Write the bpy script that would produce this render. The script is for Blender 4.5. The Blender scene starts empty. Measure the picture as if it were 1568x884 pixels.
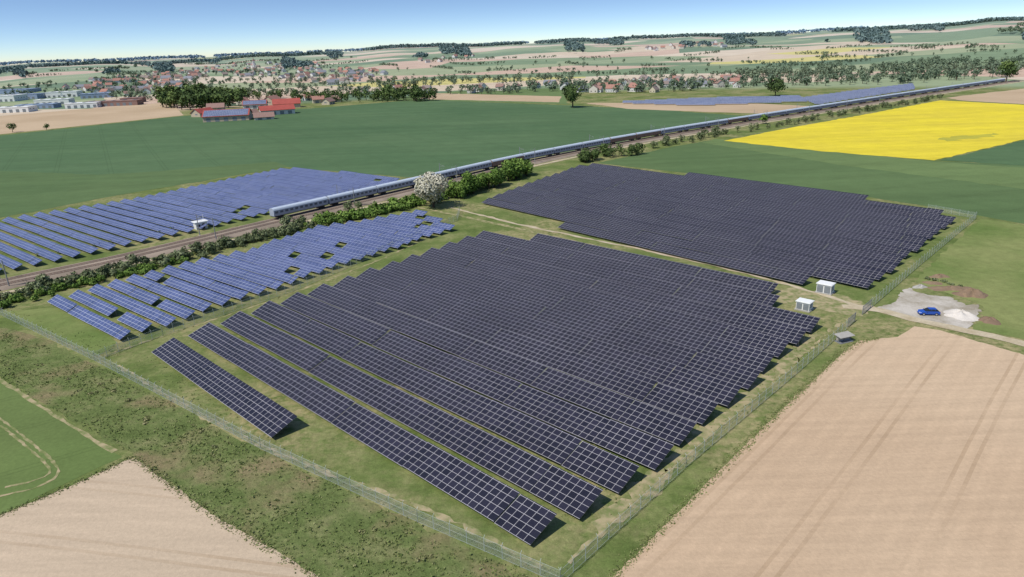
import bpy, math, random
import numpy as np
from mathutils import Vector, Matrix
R = np.random.default_rng(11); random.seed(11)
S = bpy.context.scene
# ------------------------------------------------------------------ camera / survey
HC = 60.0; FPX = 1045.0; P = math.radians(19.6); RO = math.radians(2.0)
cp, sp, cr, sr = math.cos(P), math.sin(P), math.cos(RO), math.sin(RO)
U0 = Vector((0, sp, cp)); FW = Vector((0, cp, -sp)); X0 = Vector((1, 0, 0))
Rt = X0*cr - U0*sr; Up = X0*sr + U0*cr
cam = bpy.data.cameras.new("camera"); co = bpy.data.objects.new("camera", cam)
S.collection.objects.link(co)
M = Matrix((Rt, Up, -FW)).transposed().to_4x4(); M.translation = (0, 0, HC)
co.matrix_world = M; cam.sensor_width = 36; cam.lens = 24.0; cam.clip_start = 0.5; cam.clip_end = 40000
S.camera = co

def sm(t): t = np.clip(t, 0, 1); return t*t*(3-2*t)
def tz(x, y):
    x = np.asarray(x, float); y = np.asarray(y, float)
    r = np.hypot(x, y); a = np.degrees(np.arctan2(x, y))
    Hc = np.interp(a, [-180, -60, -35, -22, -14, -8, 0, 13, 22, 30, 34, 50, 180], [30, 30, 28, 34, 44, 60, 64, 66, 66, 68, 84, 80, 30])
    Hc = Hc + 3*np.sin(a*.55) + 2*np.sin(a*1.3+1)
    z = Hc*sm((r-1300)/3200.)
    z = z - 25*sm((r-4600)/2000.)
    H2 = np.interp(a, [-180, -35, -20, 0, 25, 35, 60, 180], [40, 40, 34, 34, 52, 70, 40, 40])
    z = z + H2*np.exp(-((r-9500)/1500.)**2)
    und = 6*np.sin(x/310+1.3)*np.sin(y/420+.5)+4*np.sin(x/170+y/260)+3*np.sin(x/520-y/330+2)
    return z + und*sm((r-1300)/900.)
def ray(px, py):
    u = px-784.; v = py-442.
    a = u*cr - v*sr; b = u*sr + v*cr
    return a, FPX*cp - b*sp, -(FPX*sp + b*cp)
def G(px, py, z=0.):
    a, y, d = ray(px, py); k = (HC-z)/(-d)
    return np.array([a*k, y*k])
TS = np.geomspace(60, 12000, 900)
def GT(px, py):
    a, y, d = ray(px, py); n = math.hypot(a, y)
    zz = HC + d/n*TS; tt = tz(a/n*TS, y/n*TS)
    i = np.argmax(zz < tt)
    if not (zz < tt).any(): i = 700
    return np.array([a/n*TS[i], y/n*TS[i]])

# ------------------------------------------------------------------ materials
def lin(v): v /= 255.; return v/12.92 if v <= .04045 else ((v+.055)/1.055)**2.4
def c(r, g, b, k=.84): return (lin(r)*k, lin(g)*k, lin(b)*k, 1)
class NT:
    def __init__(s, name, rough=.9, spec=.2):
        s.m = bpy.data.materials.new(name); s.m.use_nodes = True
        s.n = s.m.node_tree.nodes; s.l = s.m.node_tree.links; s.b = s.n['Principled BSDF']
        s.b.inputs['Roughness'].default_value = rough
        s.b.inputs['Specular IOR Level'].default_value = spec
        s.pos = s.n.new('ShaderNodeNewGeometry').outputs['Position']
    def put(s, inp, v):
        if isinstance(v, bpy.types.NodeSocket): s.l.new(v, inp)
        else: inp.default_value = v
    def noise(s, scale, detail=4, rough=.55, vec=None):
        n = s.n.new('ShaderNodeTexNoise'); s.l.new(vec or s.pos, n.inputs['Vector'])
        n.inputs['Scale'].default_value = scale; n.inputs['Detail'].default_value = detail; n.inputs['Roughness'].default_value = rough
        return n.outputs['Fac']
    def ramp(s, f, stops, interp='LINEAR'):
        n = s.n.new('ShaderNodeValToRGB'); s.l.new(f, n.inputs[0]); e = n.color_ramp; e.interpolation = interp
        while len(e.elements) < len(stops): e.elements.new(.5)
        for i, (p, col) in enumerate(stops): e.elements[i].position = p; e.elements[i].color = col
        return n.outputs[0]
    def g(s, f, a, b, va=0., vb=1.):
        n = s.n.new('ShaderNodeMapRange'); s.l.new(f, n.inputs[0])
        for i, v in enumerate((a, b, va, vb)): n.inputs[i+1].default_value = v
        return n.outputs[0]
    def mix(s, f, a, b, mode='MIX'):
        n = s.n.new('ShaderNodeMix'); n.data_type = 'RGBA'; n.blend_type = mode
        s.put(n.inputs[0], f); s.put(n.inputs[6], a); s.put(n.inputs[7], b); return n.outputs[2]
    def ma(s, op, a, b=0.):
        n = s.n.new('ShaderNodeMath'); n.operation = op; s.put(n.inputs[0], a); s.put(n.inputs[1], b); return n.outputs[0]
    def dot(s, d, vec=None):
        n = s.n.new('ShaderNodeVectorMath'); n.operation = 'DOT_PRODUCT'; s.l.new(vec or s.pos, n.inputs[0]); n.inputs[1].default_value = d
        return n.outputs['Value']
    def mul(s, col, f, lo, hi):
        v = s.g(f, .25, .75, lo, hi)
        cmb = s.n.new('ShaderNodeCombineColor')
        for i in range(3): s.l.new(v, cmb.inputs[i])
        return s.mix(1., col, cmb.outputs[0], 'MULTIPLY')
    def base(s, v): s.put(s.b.inputs['Base Color'], v); return s.m
    def bump(s, h, st=.4, dist=.1):
        n = s.n.new('ShaderNodeBump'); n.inputs['Strength'].default_value = st; n.inputs['Distance'].default_value = dist
        s.l.new(h, n.inputs['Height']); s.l.new(n.outputs[0], s.b.inputs['Normal'])
def simple(name, col, rough=.7, spec=.3, var=.12, scale=1.5, metal=0):
    t = NT(name, rough, spec); t.b.inputs['Metallic'].default_value = metal
    return t.base(t.mul(col, t.noise(scale), 1-var, 1+var))
def soil(name, a, b, d, sc=1.):
    t = NT(name, 1., .05)
    col = t.mix(t.g(t.noise(.012*sc, 5), .35, .65), a, b)
    wob = t.ma('ADD', t.dot(d), t.ma('MULTIPLY', t.noise(.02, 2), 1.2))
    f = t.ma('FRACT', t.ma('DIVIDE', wob, 12.))
    l = t.ma('MAXIMUM', t.ma('LESS_THAN', f, .045), t.ma('MULTIPLY', t.ma('GREATER_THAN', f, .15), t.ma('LESS_THAN', f, .195)))
    col = t.mix(t.ma('MULTIPLY', l, t.g(t.noise(.05, 4), .35, .65, .05, .45)), col, c(168, 142, 112))
    w2 = t.ma('MULTIPLY', t.ma('ADD', t.ma('SINE', t.ma('MULTIPLY', wob, 2*math.pi/3.)), 1.), .5)
    col = t.mul(col, t.ma('MULTIPLY', w2, t.noise(.08, 3)), .95, 1.02)
    st = t.n.new('ShaderNodeMapping'); t.l.new(t.pos, st.inputs[0]); st.inputs['Rotation'].default_value = (0, 0, math.atan2(d[0], d[1])); st.inputs['Scale'].default_value = (.02, .6, 1)
    col = t.mul(col, t.noise(1., 5, .65, st.outputs[0]), .89, 1.07)
    col = t.mul(col, t.noise(1.6, 6, .75), .86, 1.12)
    t.bump(t.noise(2.5, 6, .7), .5, .12)
    return t.base(col)
def crop(name, a, b, d, tram=27., sc=1., dark=.85):
    t = NT(name, .95, .1)
    col = t.mix(t.g(t.noise(.008*sc, 5), .35, .65), a, b)
    f = t.ma('FRACT', t.ma('DIVIDE', t.dot(d), tram))
    l = t.ma('MAXIMUM', t.ma('LESS_THAN', f, .022), t.ma('MULTIPLY', t.ma('GREATER_THAN', f, .075), t.ma('LESS_THAN', f, .097)))
    col = t.mix(t.ma('MULTIPLY', l, 1-dark), col, (.02, .03, .01, 1))
    st = t.n.new('ShaderNodeMapping'); t.l.new(t.pos, st.inputs[0]); st.inputs['Rotation'].default_value = (0, 0, math.atan2(d[0], d[1])); st.inputs['Scale'].default_value = (.004, .08, 1)
    col = t.mul(col, t.noise(1., 4, .6, st.outputs[0]), .86, 1.12)
    col = t.mul(col, t.noise(.12, 5, .7), .9, 1.1)
    col = t.mul(col, t.noise(1.5, 4, .7), .85, 1.15)
    return t.base(col)
def grasscol(t):
    col = t.ramp(t.noise(.11, 6, .65), [(.3, c(86, 102, 52)), (.5, c(106, 120, 66)), (.68, c(136, 138, 90))])
    dry = t.ma('MULTIPLY', t.g(t.noise(.035, 4), .43, .6), t.g(t.noise(.5, 5, .7), .38, .6))
    col = t.mix(t.ma('MULTIPLY', dry, .8), col, c(170, 156, 116))
    col = t.mul(col, t.noise(1.1, 6, .75), .68, 1.3)
    return t.mul(col, t.noise(5, 3, .7), .8, 1.2)
# ground: near grass + far patchwork
t = NT('ground_mat', .95, .08)
gc = grasscol(t)
mp = t.n.new('ShaderNodeMapping'); t.l.new(t.pos, mp.inputs[0]); mp.inputs['Rotation'].default_value = (0, 0, math.radians(28)); mp.inputs['Scale'].default_value = (1/360., 1/210., 0)
vo = t.n.new('ShaderNodeTexVoronoi'); vo.inputs['Scale'].default_value = 1; vo.inputs['Randomness'].default_value = .85; t.l.new(mp.outputs[0], vo.inputs['Vector'])
sepc = t.n.new('ShaderNodeSeparateColor'); t.l.new(vo.outputs['Color'], sepc.inputs[0])
pc = t.ramp(sepc.outputs[0], [(0, c(126, 144, 112)), (.15, c(148, 160, 126)), (.28, c(112, 132, 106)), (.38, c(204, 186, 162)), (.5, c(134, 150, 116)), (.6, c(198, 172, 152)), (.72, c(156, 164, 130)), (.8, c(208, 192, 170)), (.9, c(122, 140, 110)), (.972, c(200, 190, 124))], 'CONSTANT')  # field colours kept pale: distance haze is painted into this palette
pc = t.mul(pc, t.noise(.02, 5), .9, 1.1)
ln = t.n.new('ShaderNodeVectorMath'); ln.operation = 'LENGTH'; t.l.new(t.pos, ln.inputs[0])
pc = t.mix(t.g(ln.outputs['Value'], 1500, 4500, 0, .2), pc, c(168, 184, 196))  # painted aerial haze: ground colour fades to pale blue with distance
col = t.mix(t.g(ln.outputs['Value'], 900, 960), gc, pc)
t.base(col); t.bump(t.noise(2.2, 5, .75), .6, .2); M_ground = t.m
t = NT('rough_grass_mat', 1, .05)
col = t.ramp(t.noise(.16, 6, .7), [(.3, c(90, 106, 58)), (.5, c(112, 124, 74)), (.7, c(142, 140, 98))])
col = t.mix(t.ma('MULTIPLY', t.g(t.noise(.07, 4), .5, .62), .65), col, c(150, 130, 102))
col = t.mul(col, t.noise(1.0, 6, .8), .6, 1.35); t.bump(t.noise(1.5, 5, .75), .8, .4); M_rough = t.base(col)
t = NT('meadow_mat', 1, .05); M_meadow = t.base(t.mul(t.mul(t.mix(t.g(t.noise(.03, 5), .38, .62), c(104, 122, 66), c(134, 140, 88)), t.noise(.4, 6, .7), .8, 1.2), t.noise(3, 4, .7), .85, 1.15))
M_soilR = soil('ploughed_soil_mat', c(210, 184, 154), c(196, 168, 138), (.72, -.69, 0))
M_soilL = soil('ploughed_soil_grey_mat', c(198, 178, 152), c(206, 184, 158), (.2, .98, 0))
M_soilF = soil('distant_soil_mat', c(202, 178, 148), c(188, 164, 134), (.3, .95, 0))
M_crop = crop('green_crop_mat', c(80, 106, 72), c(92, 116, 80), (.86, .5, 0))
M_crop2 = crop('young_crop_mat', c(88, 110, 70), c(98, 118, 76), (.3, -.95, 0), 24)
M_crop3 = crop('bright_crop_mat', c(112, 130, 82), c(104, 124, 78), (.45, -.9, 0), 20)
M_thin = crop('thin_rapeseed_mat', c(190, 180, 66), c(168, 166, 72), (.4, -.9, 0), 24, 8)
M_cropL = crop('left_crop_mat', c(94, 114, 62), c(110, 124, 74), (.55, -.83, 0), 15, 1, .85)
M_rape = crop('rapeseed_mat', c(226, 206, 60, .85), c(214, 194, 64, .85), (.4, -.9, 0), 24, 3, .9)
M_dirt = NT('dirt_track_mat', 1, .05); M_dirt = M_dirt.base(M_dirt.mul(M_dirt.mix(M_dirt.g(M_dirt.noise(.3, 5), .35, .65), c(180, 164, 134), c(200, 186, 160)), M_dirt.noise(2, 5, .7), .8, 1.15))
t = NT('gravel_mat', 1, .05); M_gravel = t.base(t.mul(t.mix(t.g(t.noise(.12, 6, .7), .38, .6), c(158, 148, 130), c(200, 192, 180)), t.noise(3, 5, .8), .82, 1.12))
t = NT('white_gravel_mat', 1, .05); M_wgravel = t.base(t.mul(c(216, 208, 198), t.noise(3, 5, .8), .82, 1.08))
t = NT('bare_patch_mat', 1, .05); M_bare = t.base(t.mul(t.mix(t.g(t.noise(.5, 6, .7), .4, .58), c(178, 162, 128), c(120, 128, 80)), t.noise(2, 5, .7), .8, 1.2))
t = NT('ballast_mat', 1, .1); M_ballast = t.base(t.mul(t.mix(t.g(t.noise(.1, 4), .35, .6), c(166, 150, 134), c(142, 128, 114)), t.noise(4, 5, .8), .8, 1.15))
M_rail = simple('rail_steel_mat', c(120, 96, 80), .5, .5)
M_sleeper = simple('sleeper_mat', c(130, 122, 112), .9)
M_alu = simple('galvanised_steel_mat', c(150, 152, 155), .45, .5, metal=.3)
M_under = simple('panel_backsheet_mat', c(46, 46, 50), .7)
def pvmat(name, cell, cell2, line, mw, mh, lw, rough, spec):
    t = NT(name, rough, spec)
    uv = t.n.new('ShaderNodeUVMap').outputs[0]
    sx = t.n.new('ShaderNodeSeparateXYZ'); t.l.new(uv, sx.inputs[0])
    a = t.ma('DIVIDE', sx.outputs[0], mw); b = t.ma('DIVIDE', sx.outputs[1], mh)
    l = t.ma('MAXIMUM', t.ma('LESS_THAN', t.ma('FRACT', a), lw/mw), t.ma('LESS_THAN', t.ma('FRACT', b), lw/mh))
    cx = t.n.new('ShaderNodeCombineXYZ'); t.l.new(t.ma('FLOOR', a), cx.inputs[0]); t.l.new(t.ma('FLOOR', b), cx.inputs[1])
    wn = t.n.new('ShaderNodeTexWhiteNoise'); wn.noise_dimensions = '2D'; t.l.new(cx.outputs[0], wn.inputs['Vector'])
    cc = t.mix(wn.outputs['Value'], cell, cell2)
    f2 = t.ma('MAXIMUM', t.ma('LESS_THAN', t.ma('FRACT', t.ma('MULTIPLY', a, 6)), .06), t.ma('LESS_THAN', t.ma('FRACT', t.ma('MULTIPLY', b, 6)), .06))
    cc = t.mix(t.ma('MULTIPLY', f2, .1), cc, line)
    col = t.mul(t.mix(l, cc, line), t.noise(.06, 4, .6), .86, 1.16)
    return t.base(col)
M_pvd = pvmat('dark_solar_glass_mat', c(30, 31, 44), c(44, 43, 58), c(178, 174, 176), 1.3, 1.06, .064, .3, .22)
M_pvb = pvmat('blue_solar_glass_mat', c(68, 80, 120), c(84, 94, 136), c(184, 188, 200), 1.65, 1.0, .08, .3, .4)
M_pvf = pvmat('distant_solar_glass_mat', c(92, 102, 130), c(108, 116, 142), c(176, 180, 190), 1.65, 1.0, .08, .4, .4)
def leafmat(name, stops):
    t = NT(name, .8, .15); a = t.n.new('ShaderNodeAttribute'); a.attribute_name = 'tint'
    return t.base(t.mul(t.ramp(a.outputs['Fac'], stops), t.noise(1.3, 3), .8, 1.2))
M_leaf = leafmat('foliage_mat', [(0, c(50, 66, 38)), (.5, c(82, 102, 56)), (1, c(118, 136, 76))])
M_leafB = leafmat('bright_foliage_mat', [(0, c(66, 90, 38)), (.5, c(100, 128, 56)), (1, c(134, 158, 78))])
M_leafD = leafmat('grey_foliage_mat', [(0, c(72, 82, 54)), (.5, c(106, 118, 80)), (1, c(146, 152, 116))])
M_leafF = leafmat('distant_foliage_mat', [(0, c(88, 104, 86)), (.5, c(108, 124, 100)), (1, c(132, 146, 116))])  # greens paled and greyed, with distance haze painted in
M_leafR = leafmat('ridge_forest_mat', [(0, c(90, 110, 112)), (.5, c(104, 124, 122)), (1, c(118, 138, 132))])  # blue-green because aerial haze is put into the leaf colour
M_leafRR = leafmat('far_ridge_forest_mat', [(0, c(118, 142, 164)), (.5, c(128, 152, 172)), (1, c(140, 162, 178))])  # stronger painted haze: leaf colour turned pale blue for the farthest ridge
M_bloss = leafmat('blossom_mat', [(0, c(104, 114, 76)), (.3, c(160, 158, 130)), (1, c(220, 214, 196))])
M_tuft = leafmat('grass_tuft_mat', [(0, c(94, 110, 58)), (.5, c(114, 128, 72)), (1, c(160, 156, 112))])
M_bark = simple('bark_mat', c(86, 72, 58), .95)
M_white = simple('white_paint_mat', c(236, 236, 232, .85), .5, .3, .04)
M_conc = simple('concrete_mat', c(170, 166, 158), .9)
M_dark = simple('dark_glass_mat', c(40, 44, 52), .2, .5)
M_grey = simple('grey_metal_mat', c(130, 136, 140), .5)
ROOFS = [simple('clay_tile_mat', c(168, 124, 110), .9, var=.25), simple('old_tile_mat', c(152, 122, 112), .9, var=.25), simple('brown_tile_mat', c(140, 126, 120), .9, var=.2), simple('slate_roof_mat', c(132, 134, 142), .8)]  # tile colours lightened and muted to paint in some distance haze
WALLS = [simple('cream_render_mat', c(208, 202, 190), .9), simple('white_render_mat', c(218, 217, 214), .9), simple('ochre_render_mat', c(202, 192, 168), .9)]
M_redroof = simple('red_sheet_roof_mat', c(168, 82, 72), .7, var=.15, scale=.2)
M_farmwall = simple('farm_wall_mat', c(196, 178, 156), .9)

# ------------------------------------------------------------------ mesh helpers
def link(o, parent=None):
    S.collection.objects.link(o)
    if parent: o.parent = parent
    return o
def npmesh(name, V, Fq, mats, mi=None, tint=None, parent=None):
    V = np.asarray(V, np.float32); Fq = np.asarray(Fq, np.int32)
    me = bpy.data.meshes.new(name); k = Fq.shape[1]
    me.vertices.add(len(V)); me.vertices.foreach_set('co', V.ravel())
    me.loops.add(Fq.size); me.loops.foreach_set('vertex_index', Fq.ravel())
    me.polygons.add(len(Fq)); me.polygons.foreach_set('loop_start', np.arange(0, Fq.size, k, dtype=np.int32))
    try: me.polygons.foreach_set('loop_total', np.full(len(Fq), k, np.int32))
    except Exception: pass
    for m in mats: me.materials.append(m)
    if mi is not None: me.polygons.foreach_set('material_index', np.asarray(mi, np.int32))
    me.update(calc_edges=True)
    if tint is not None:
        at = me.attributes.new('tint', 'FLOAT', 'FACE'); at.data.foreach_set('value', np.asarray(tint, np.float32))
    return link(bpy.data.objects.new(name, me), parent)
class MB:
    def __init__(s): s.v = []; s.f = []; s.m = []; s.uv = []
    def face(s, pts, m, uv=None):
        i = len(s.v); s.v += [tuple(p) for p in pts]; s.f.append(tuple(range(i, i+len(pts)))); s.m.append(m); s.uv.append(uv)
    def obox(s, o, a, b, cc, m, mtop=None, uv=None, mbot=None):
        o, a, b, cc = map(Vector, (o, a, b, cc)); i = len(s.v)
        p = [o, o+a, o+a+b, o+b]; p += [q+cc for q in p]; s.v += [tuple(q) for q in p]
        for k, f in enumerate([(0, 3, 2, 1), (4, 5, 6, 7), (0, 1, 5, 4), (1, 2, 6, 5), (2, 3, 7, 6), (3, 0, 4, 7)]):
            s.f.append(tuple(i+j for j in f)); s.m.append(mtop if (k == 1 and mtop is not None) else (mbot if (k == 0 and mbot is not None) else m)); s.uv.append(uv if k == 1 else None)
    def box(s, x, y, z, w, l, h, m): s.obox((x-w/2, y-l/2, z), (w, 0, 0), (0, l, 0), (0, 0, h), m)
    def cyl(s, p0, p1, r0, r1, m, n=8):
        p0 = Vector(p0); p1 = Vector(p1); d = (p1-p0).normalized()
        a = d.orthogonal().normalized(); b = d.cross(a); i = len(s.v)
        for p, r in ((p0, r0), (p1, r1)):
            for k in range(n):
                t = 2*math.pi*k/n; s.v.append(tuple(p+(a*math.cos(t)+b*math.sin(t))*r))
        for k in range(n):
            s.f.append((i+k, i+(k+1) % n, i+n+(k+1) % n, i+n+k)); s.m.append(m); s.uv.append(None)
        s.f.append(tuple(i+n+k for k in range(n))); s.m.append(m); s.uv.append(None)
        s.f.append(tuple(i+n-1-k for k in range(n))); s.m.append(m); s.uv.append(None)
    def mesh(s, name, mats):
        me = bpy.data.meshes.new(name); me.from_pydata(s.v, [], s.f)
        for m in mats: me.materials.append(m)
        me.polygons.foreach_set('material_index', s.m)
        if any(u is not None for u in s.uv):
            ul = me.uv_layers.new(name='UVMap')
            for p, u in zip(me.polygons, s.uv):
                if u is not None:
                    for li, q in zip(p.loop_indices, u): ul.data[li].uv = q
        me.update(); return me
    def obj(s, name, mats, parent=None, loc=(0, 0, 0), rz=0):
        o = bpy.data.objects.new(name, s.mesh(name, mats)); o.location = loc; o.rotation_euler[2] = rz
        return link(o, parent)

# ------------------------------------------------------------------ terrain
NA, NR = 720, 260
rr = np.concatenate([[0.01], np.geomspace(30, 13500, NR-1)])
aa = np.linspace(0, 2*np.pi, NA, endpoint=False)
RR, AA = np.meshgrid(rr, aa, indexing='ij'); XX = RR*np.sin(AA); YY = RR*np.cos(AA); ZZ = tz(XX, YY)
V = np.stack([XX, YY, ZZ], -1).reshape(-1, 3)
i, j = np.meshgrid(np.arange(NR-1), np.arange(NA), indexing='ij'); j2 = (j+1) % NA
Fq = np.stack([i*NA+j, i*NA+j2, (i+1)*NA+j2, (i+1)*NA+j], -1).reshape(-1, 4)[:, ::-1]
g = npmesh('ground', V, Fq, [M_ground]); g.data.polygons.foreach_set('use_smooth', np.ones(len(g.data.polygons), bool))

def densify(W, closed, step, jit):
    out = []; n = len(W)
    for k in range(n if closed else n-1):
        a = W[k]; b = W[(k+1) % n]; L = np.hypot(*(b-a)); m = int(min(200, max(1, L//step)))
        for q in range(m):
            p = a+(b-a)*q/m
            if q: p = p+R.normal(0, jit, 2)
            out.append(p)
    if not closed: out.append(W[-1])
    return np.array(out)
def field(name, px, mat, z, jit=.25, step=2.5):
    W = np.array([G(*p) for p in px]); W = densify(W, True, step, jit)
    b = MB(); pts = [(p[0], p[1], z) for p in W]
    area = sum(W[k][0]*W[(k+1) % len(W)][1]-W[(k+1) % len(W)][0]*W[k][1] for k in range(len(W)))
    if area < 0: pts = pts[::-1]
    b.face(pts, 0); return b.obj(name, [mat])
def smooth_path(W, n=12):
    W = np.asarray(W); Q = np.vstack([2*W[0]-W[1], W, 2*W[-1]-W[-2]]); out = []
    for k in range(1, len(Q)-2):
        for q in range(n):
            t = q/n; out.append(.5*((2*Q[k])+(-Q[k-1]+Q[k+1])*t+(2*Q[k-1]-5*Q[k]+4*Q[k+1]-Q[k+2])*t*t+(-Q[k-1]+3*Q[k]-3*Q[k+1]+Q[k+2])*t**3))
    out.append(W[-1]); return np.array(out)
def tang(W):
    T = np.gradient(W, axis=0); T /= np.linalg.norm(T, axis=1)[:, None]; return T, np.stack([T[:, 1], -T[:, 0]], 1)
def ribbon(name, W, w, z, mat, jit=.15, off=0., h=0.):
    W = np.asarray(W); T, Nn = tang(W); n = len(W)
    jl = R.normal(0, jit, n) if jit else np.zeros(n); jr = R.normal(0, jit, n) if jit else np.zeros(n)
    L = W+Nn*(off-w/2+jl)[:, None] if jit else W+Nn*(off-w/2); Rr = W+Nn*(off+w/2+jr)[:, None] if jit else W+Nn*(off+w/2)
    rows = [(L, z), (Rr, z)]
    if h: rows = [(L-Nn*h*1.6, z-h), (L, z), (Rr, z), (Rr+Nn*h*1.6, z-h)]
    V = np.concatenate([np.column_stack([a, np.full(n, zz)]) for a, zz in rows]); F = []
    for q in range(len(rows)-1):
        for k in range(n-1): F.append((q*n+k, (q+1)*n+k, (q+1)*n+k+1, q*n+k+1))
    return npmesh(name, V, F, [mat])
def pathpx(px, step=2.5):
    W = smooth_path([G(*p) for p in px]); L = [0]+list(np.cumsum(np.hypot(*np.diff(W, axis=0).T)))
    s = np.arange(0, L[-1], step); return np.column_stack([np.interp(s, L, W[:, 0]), np.interp(s, L, W[:, 1])])

field('ploughed_field', [(560, 1254), (925, 898), (1100, 722), (1225, 600), (1300, 532), (1316, 522), (1345, 519), (1375, 516), (1400, 500), (1440, 506), (1568, 544), (1700, 578), (2300, 750), (2300, 1254)], M_soilR, .02, .1, .9)
field('ploughed_field', [(-300, 915), (0, 790), (130, 735), (190, 706), (207, 702), (250, 734), (330, 790), (490, 884), (760, 1040), (-300, 1040)], M_soilL, .02, .1, .8)
field('crop_field', [(-300, 400), (0, 582), (188, 700), (0, 788), (-300, 912)], M_cropL, .02, .2)
field('rough_verge', [(-200, 455), (0, 500), (80, 522), (150, 560), (400, 690), (640, 802), (850, 900), (840, 960), (520, 905), (330, 792), (208, 700)], M_rough, .016, .5)
field('meadow', [(0, 478), (100, 470), (180, 525), (150, 545), (60, 505)], M_meadow, .02)
field('green_field', [(-350, 235), (0, 208), (280, 178), (480, 166), (640, 153), (880, 162), (1000, 168), (1170, 180), (1000, 208), (800, 246), (700, 262), (625, 272), (440, 256), (200, 295), (0, 333), (-350, 400)], M_crop, .02, .6, 6)
field('grass_strip', [(-350, 290), (0, 262), (150, 268), (250, 262), (420, 248), (440, 256), (200, 296), (0, 334), (-350, 400)], M_crop2, .045, .8, 6)
field('ploughed_field', [(-250, 195), (0, 178), (180, 163), (262, 157), (282, 177), (0, 206), (-250, 228)], M_soilF, .045, .6, 6)
field('stubble_field', [(893, 158), (1120, 157), (1250, 163), (1195, 175), (1090, 172), (960, 167)], M_soilF, .045, .6, 6)
field('green_field', [(915, 250), (1030, 225), (1090, 215), (1430, 247), (1568, 253), (1800, 262), (1800, 375), (1568, 343), (1497, 330), (1420, 316), (1180, 280)], M_crop2, .02, .4, 4)
field('meadow', [(1075, 219), (1095, 213), (1430, 248), (1568, 257), (1800, 275), (1800, 325), (1568, 290), (1300, 255)], M_crop3, .04, .5, 4)
field('rapeseed_field', [(1108, 216), (1200, 198), (1300, 180), (1440, 154), (1568, 161), (1800, 172), (1800, 185), (1568, 214), (1430, 246), (1270, 233)], M_rape, .06, .5, 4)
field('thin_crop_patch', [(1435, 214), (1470, 208), (1520, 204), (1530, 206), (1490, 213), (1450, 217)], M_thin, .085, 2., 4)
field('green_field', [(1438, 246), (1568, 215), (1800, 187), (1800, 262), (1568, 254)], M_crop, .06, .4, 4)
field('ploughed_field', [(1448, 150), (1568, 136), (1800, 118), (1800, 170), (1568, 160), (1470, 154)], M_soilF, .045, .6, 6)
field('meadow', [(1500, 335), (1568, 345), (1800, 378), (1800, 580), (1568, 520), (1490, 505), (1505, 470), (1400, 430)], M_meadow, .03, .4)
field('meadow', [(700, 140), (860, 135), (870, 160), (660, 154), (560, 156), (640, 146)], M_crop3, .045, .8, 6)
field('stubble_field', [(640, 152), (665, 143), (860, 148), (855, 157)], M_soilF, .06, .8, 6)
field('gravel_yard', [(1343, 478), (1352, 468), (1372, 462), (1378, 448), (1392, 441), (1420, 452), (1455, 455), (1478, 468), (1500, 466), (1498, 480), (1478, 507), (1440, 500), (1400, 487)], M_gravel, .06, .35, .8)
field('bare_ground', [(1165, 448), (1215, 440), (1290, 452), (1340, 470), (1318, 485), (1262, 476), (1180, 462)], M_bare, .03, .5, 1.2)
field('bare_ground', [(905, 800), (1000, 715), (1110, 620), (1240, 508), (1262, 512), (1130, 632), (1020, 735), (920, 825)], M_bare, .03, .6, 1.5)
ribbon('dirt_track', pathpx([(1290, 470), (1340, 474), (1420, 494), (1568, 527), (1800, 590)]), 3.0, .075, M_dirt)
ribbon('dirt_track', pathpx([(640, 318), (700, 330), (800, 352), (960, 388), (1100, 420), (1180, 442), (1260, 462), (1320, 474)]), 1.9, .05, M_bare)
ribbon('dirt_track', pathpx([(690, 318), (800, 345), (1000, 386), (1130, 416), (1220, 440), (1330, 474)]), 1.3, .06, M_dirt, .3)
ribbon('dirt_track', pathpx([(-120, 508), (0, 582), (90, 640), (186, 699)]), .7, .05, M_bare, .12)
ribbon('wheel_track', pathpx([(0, 640), (40, 672), (90, 718), (60, 745), (0, 760)], 1), .4, .05, M_bare, .08)
ribbon('wheel_track', pathpx([(0, 652), (30, 675), (76, 718), (55, 735), (0, 748)], 1), .4, .05, M_bare, .08)
ribbon('dirt_track', pathpx([(180, 560), (330, 648), (440, 700), (560, 745), (700, 800), (830, 870)], 1.2), .8, .05, M_bare, .3)
ribbon('dirt_track', pathpx([(870, 862), (1000, 738), (1120, 636), (1240, 535), (1290, 490)], 1.2), .6, .055, M_bare, .25)
ribbon('dirt_track', pathpx([(160, 545), (260, 512), (440, 452), (600, 390), (690, 345)], 1.2), .7, .05, M_bare, .3)

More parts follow.
